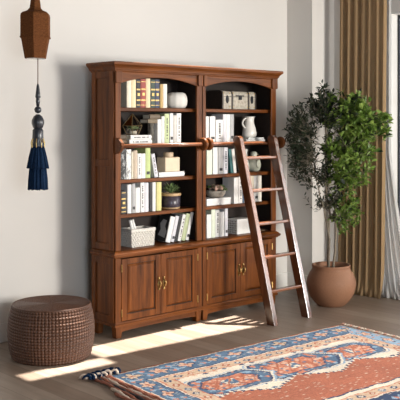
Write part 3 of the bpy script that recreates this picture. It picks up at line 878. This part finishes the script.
dk = plain('black carved bead', (.018,.022,.03), .35, .4, 60, coat=.3)
b = B(); b.tube([(0,0,zz(88)),(0,0,.80),(0,0,2.192-1.245)], .0035, 8); b.build('cord', plain('cord',(.14,.07,.05),.8), t)
b = B(); b.lathe([(.006,zz(84)),(.010,zz(86)),(.017,zz(94)),(.020,zz(97)),(.013,zz(98)),(.016,zz(101)),(.011,zz(106))], 16); b.build('spindle', dk, t, 0, True)
b = B(); b.sphere((0,0,zz(109.5)), .026, .026, .026); b.build('bead', dk, t, 0, True)
b = B(); b.lathe([(.012,zz(114)),(.030,zz(116)),(.042,zz(120)),(.043,zz(123)),(.034,zz(127)),(.020,zz(129))], 24, mod=lambda r,a,z: r*(1+.05*sin(8*a))); b.build('bead', dk, t, 0, True)
b = B(); b.lathe([(.030,zz(128)),(.038,zz(130)),(.040,zz(138)),(.034,zz(141)),(.044,zz(144)),(.040,zz(148))], 24, mod=lambda r,a,z: r*(1+.06*sin(10*a+40*z))); b.build('carved_cap', dk, t, 0, True)
b = B()
for k in range(8):
    a = 2*pi*k/8; c_, s_ = cos(a), sin(a)
    b.tube([(.040*c_,.040*s_,zz(138)),(.050*c_,.050*s_,zz(142)),(.048*c_,.048*s_,zz(147))], .003, 6)
b.build('beaded_loop', M['brass'], t)
def strands(r0, r1, za, zb, n, seed, cut):
    b = B(); rnd = random.Random(seed)
    for k in range(n):
        a = 2*pi*k/n + rnd.uniform(-.02,.02); f = rnd.uniform(.86,1.04)
        p0 = (r0*f*cos(a), r0*f*sin(a), za); p1 = ((r0*.5+r1*.5)*f*1.03*cos(a), (r0*.5+r1*.5)*f*1.03*sin(a), (za+zb)/2)
        p2 = (r1*f*cos(a), r1*f*sin(a), zb+rnd.uniform(-cut,cut))
        b.tube([p0,p1,p2], [.0045,.0052,.0045], 5)
    b.lathe([(r0*.86,za),(r1*.86,zb+.006)], 20)
    return b
strands(.042,.076,zz(146),zz(167.5),72,1,.004).build('upper_skirt', M['navy'], t, 0, True)
strands(.055,.068,zz(166),zz(188.5),72,2,.004).build('lower_skirt', M['navy'], t, 0, True)

# ------------------------------------------------------------------ rug
RA = R(-4.3)
rug = thing('rug', 'red, blue and cream patterned wool rug with fringed ends', 'rug', (1.69-2.35*cos(RA), -.93-2.35*sin(RA), 0), (0,0,RA))
S_, T_ = 2.35, 1.70
cell = .0085
ns, nt_ = int(S_/cell), int(T_/cell)
cBLUE=(.041,.067,.107); cLB=(.109,.160,.217); cCREAM=(.297,.265,.225); cRED=(.162,.058,.038); cCORAL=(.225,.090,.061); cNAVY=(.019,.029,.058); cPINK=(.261,.167,.128); cBEIGE=(.239,.177,.131)
def hsh(i, j, s=0): return (math.sin(i*12.9898+j*78.233+s*37.719)*43758.5453) % 1
MED = [(.57,.63,.235,.165), (1.17,.62,.295,.185), (1.76,.62,.225,.165)]
def flower(x, y, r, petals=6):
    a = math.atan2(y, x); return math.hypot(x, y) < r*(.72+.28*cos(petals*a))
def border(u, v, w, cbase):
    # u along, v across 0..w
    if v < .018: return cCORAL
    if v < .030: return cCREAM
    if v > w-.014: return cCREAM
    if v > w-.028: return cNAVY
    p = .23; k = math.floor(u/p); x = u-(k+.5)*p; y = v-w*.5
    fl = .050 + .022*hsh(k, 3, int(w*100))
    if flower(x, y, fl*.35, 4): return cRED
    if flower(x, y, fl, 4+k % 2): return cPINK if k % 3 else cBEIGE
    if flower(x, y, fl*1.25, 4+k % 2): return cNAVY
    x2 = u-k*p if u-k*p < p/2 else u-(k+1)*p
    if abs(x2)+abs(abs(y)-.045)*1.2 < .032: return cCORAL if k % 2 else cLB
    if abs(y - .055*sin(2*pi*u/p)) < .008: return cLB
    return cbase
def guard(u, v, w):
    if v < .012 or v > w-.012: return cCORAL
    p = .105; k = math.floor(u/p); x = u-(k+.5)*p; y = v-w*.5
    d = abs(x)/.036+abs(y)/.030
    if d < .45: return cCREAM
    if d < 1: return (cNAVY, cRED, cBLUE)[k % 3]
    return cBEIGE
def rugcol(s, t, i, j):
    e = min(t, T_-t); es = min(s, S_-s)
    if e < .27 and e <= es*1.55:
        return border(s, e, .27, cBLUE if t < 1 else cNAVY)
    if es < .19:
        return border(t, es*1.42, .27, cBLUE if s < 1 else cLB)
    e2 = e-.27; es2 = es-.19
    if min(e2, es2*.9) < .10:
        return guard(s if e2 < es2 else t, min(e2, es2*.9), .10)
    # field
    tt = t if t < T_/2 else T_-t + 0
    # boundary between the cream medallion band and the red field: stepped zigzag
    zig = .86 + .07*(abs(((s-.12)/.30) % 2 - 1))*2 - .07
    zig = math.floor(zig/.025)*.025
    if t > 1.02 + (1.02-zig) - .72 + .02 and False: pass
    if t < zig:
        for (a, c, ra, rc) in MED:
            dx, dy = abs(s-a), abs(t-c)
            dx = math.floor(dx/.0125)*.0125
            hexd = max(dy/rc, .62*dx/ra + .38*dy/rc + (.0 if dx < ra*.7 else .04))
            if hexd < 1.0:
                if hexd > .93: return cNAVY
                if hexd > .72: return cBLUE if hsh(i//3, j//3, 6) < .72 else (cCORAL if hsh(i//3, j//3, 2) < .5 else cLB)
                if hexd > .67: return cNAVY
                q = hsh(i//2, j//2, 3)
                if abs((s*9+t*7) % 1 - .5) < .07: return cRED
                if dx/ra < .16 and dy/rc < .30: return cBLUE if q < .6 else cCREAM
                return cCORAL if q < .50 else (cRED if q < .72 else (cPINK if q < .92 else cBLUE))
            if hexd < 1.05: return cCREAM
            if hexd < 1.10: return cLB
        # small filler marks
        p = .085; a, c = math.floor(s/p), math.floor(t/p)
        if hsh(a, c, 1) < .42:
            x, y = s-(a+.5)*p, t-(c+.5)*p
            if abs(x)/.028+abs(y)/.018 < 1: return (cBLUE, cCORAL, cNAVY, cBEIGE)[int(hsh(a, c, 2)*4)]
        return cCREAM
    if t < zig+.022: return cCREAM if (i//2) % 2 else cNAVY
    return cRED if t < 1.27 else (cNAVY if t < 1.285 else cCREAM)
rb = B(); bm = rb.bm
cl = bm.loops.layers.float_color.new('pattern')
V = [[bm.verts.new((s*cell, -t_*cell, .010+.0015*sin(s*.11)*sin(t_*.09))) for t_ in range(nt_+1)] for s in range(ns+1)]
for i in range(ns):
    for j in range(nt_):
        f = bm.faces.new((V[i][j], V[i][j+1], V[i+1][j+1], V[i+1][j]))
        S0, T0 = (i+.5)*cell, (j+.5)*cell
        S0 += .006*sin(T0*31+1.3*sin(S0*17)) + .005*(hsh(i//2,j//2,7)-.5); T0 += .006*sin(S0*27+1.7*sin(T0*19)) + .005*(hsh(i//2,j//2,8)-.5)
        c = rugcol(S0, T0, int(S0/.0125), int(T0/.0125))
        if hsh(i//3, j, 4) < .05: c = tuple(.5*a+.5*b_ for a, b_ in zip(c, cCREAM))
        k = .86+.28*hsh(i, j, 9)
        k *= .94+.12*hsh(i//24, j, 5)
        for l in f.loops: l[cl] = (c[0]*k, c[1]*k, c[2]*k, 1)
m, nt, bs = new_mat('wool pile')
at = nt.nodes.new('ShaderNodeAttribute'); at.attribute_name = 'pattern'
wf = noise(nt, coords(nt), 3.0, 4)
wc = ramp(nt, wf, [(.35, (.92,.92,.92)), (.65, (1.1,1.08,1.05))])
mx = nt.nodes.new('ShaderNodeMix'); mx.data_type = 'RGBA'; mx.blend_type = 'MULTIPLY'; mx.inputs[0].default_value = 1
nt.links.new(at.outputs['Color'], mx.inputs[6]); nt.links.new(wc, mx.inputs[7])
nt.links.new(mx.outputs[2], bs.inputs['Base Color']); bs.inputs['Roughness'].default_value = .95
bs.inputs['Specular IOR Level'].default_value = .1
bump(nt, bs, noise(nt, coords(nt), 220, 2), .5, .004)
pile = rb.build('pile', m, rug)
sd = pile.modifiers.new('Solid', 'SOLIDIFY'); sd.thickness = .009; sd.offset = -1
# ropes along the left end, knotted navy tassels at the corner, short fringe at the right end
rnd = random.Random(21)
ropes = [(-.018,M['rust'],-.02),(-.042,M['rust'],.0),(-.064,M['creamw'],.02),(-.088,M['rust'],.03),(-.112,M['blackw'],.0),(-.136,M['rust'],.05),(-.160,M['creamw'],.30),(-.182,M['rust'],.40)]
for k, (s0, mt, st) in enumerate(ropes):
    pts = []
    q = -.03+st
    while q < 1.62:
        pts.append((s0*(.75+.25*min(1,q*1.5)) + .006*sin(q*9+k), -q, .012+.004*sin(q*23+k*2)+.012*max(0,.2-q))); q += .035
    b = B(); b.tube(pts, [.010+.0022*sin(i*2.4) for i in range(len(pts))], 8)
    b.build('fringe_cord', mt, rug, 0, True)
for k in range(22):
    s0 = -.155+.0115*k + rnd.uniform(-.008,.008); t0 = rnd.uniform(-.02,.03)
    a = rnd.uniform(1.2,2.4)
    b = B(); pts = []
    for q in range(6):
        f = q/5; pts.append((s0+.05*f*cos(a)+.01*sin(f*5), t0+.05*f*sin(a)-.02, .014+.026*sin(pi*f)))
    b.tube(pts, [.010,.011,.010,.009,.008,.005], 7)
    b.build('knotted_tassel', M['navy'] if k % 4 else M['creamw'], rug, 0, True)
for k in range(56):
    q = .01+.03*k
    b = B(); b.tube([(S_-.004,-q,.010),(S_+.018,-q-rnd.uniform(-.006,.006),.014),(S_+.04,-q-rnd.uniform(-.012,.012),.006)], [.008,.011,.005], 6)
    b.build('end_tassel', M['creamw'] if k % 3 else plain('pink wool',(.55,.30,.22),.9), rug, 0, True)

# ------------------------------------------------------------------ light
w = bpy.data.worlds.new('sky'); scene.world = w; w.use_nodes = True
bg = w.node_tree.nodes['Background']
bg.inputs['Color'].default_value = (.80,.89,1.0,1); bg.inputs['Strength'].default_value = 1.35
sun = bpy.data.lights.new('sun', 'SUN'); sun.energy = 23; sun.angle = R(1.0); sun.color = (1.0,.94,.86)
so = bpy.data.objects.new('sun', sun); COL.objects.link(so)
d = Vector((-cos(SE)*cos(SA), cos(SE)*sin(SA), -sin(SE)))
so.rotation_euler = d.to_track_quat('-Z', 'Y').to_euler()
ar = bpy.data.lights.new('assumed_front_light', 'AREA'); ar.shape = 'RECTANGLE'; ar.size = 1.1; ar.size_y = 1.5  # assumed lamp inside the room, standing in for daylight from behind the camera
ar.energy = 390; ar.color = (1.0,.96,.90)
ao = bpy.data.objects.new('assumed_front_light', ar); COL.objects.link(ao)
ao.location = (2.05,-6.7,1.75)
ao.rotation_euler = (Vector((.95,0,1.25))-Vector(ao.location)).to_track_quat('-Z','Y').to_euler()

a2 = bpy.data.lights.new('added_side_light', 'AREA'); a2.shape = 'RECTANGLE'; a2.size = 1.5; a2.size_y = 2.4  # added lamp outside the right window, placed to put highlights on the ladder
a2.energy = 100; a2.color = (1.0,.97,.93)
o2 = bpy.data.objects.new('added_side_light', a2); COL.objects.link(o2)
o2.location = (3.45,-1.85,1.62); o2.rotation_euler = (R(90),0,R(90))

a3 = bpy.data.lights.new('wall_fill_light', 'AREA'); a3.shape = 'RECTANGLE'; a3.size = 1.9; a3.size_y = 1.7  # added cool fill to lift the left part of the back wall
a3.energy = 140; a3.color = (.80,.90,1.0)
o3 = bpy.data.objects.new('wall_fill_light', a3); COL.objects.link(o3)
o3.location = (-3.6,-6.95,1.8); o3.rotation_euler = (R(90),0,0)

# ------------------------------------------------------------------ camera
cam = bpy.data.cameras.new('camera'); co = bpy.data.objects.new('camera', cam); COL.objects.link(co)
co.location = (-4.146,-5.4315,1.723); co.rotation_euler = (R(90),0,R(-43))
cam.sensor_width = 36; cam.lens = 855/400*36; cam.shift_y = -(200-123)/400
cam.clip_end = 100
scene.camera = co
scene.view_settings.view_transform = 'Standard'; scene.view_settings.look = 'None'
scene.view_settings.gamma = 1; scene.view_settings.use_curve_mapping = False
scene.view_settings.exposure = 0.0
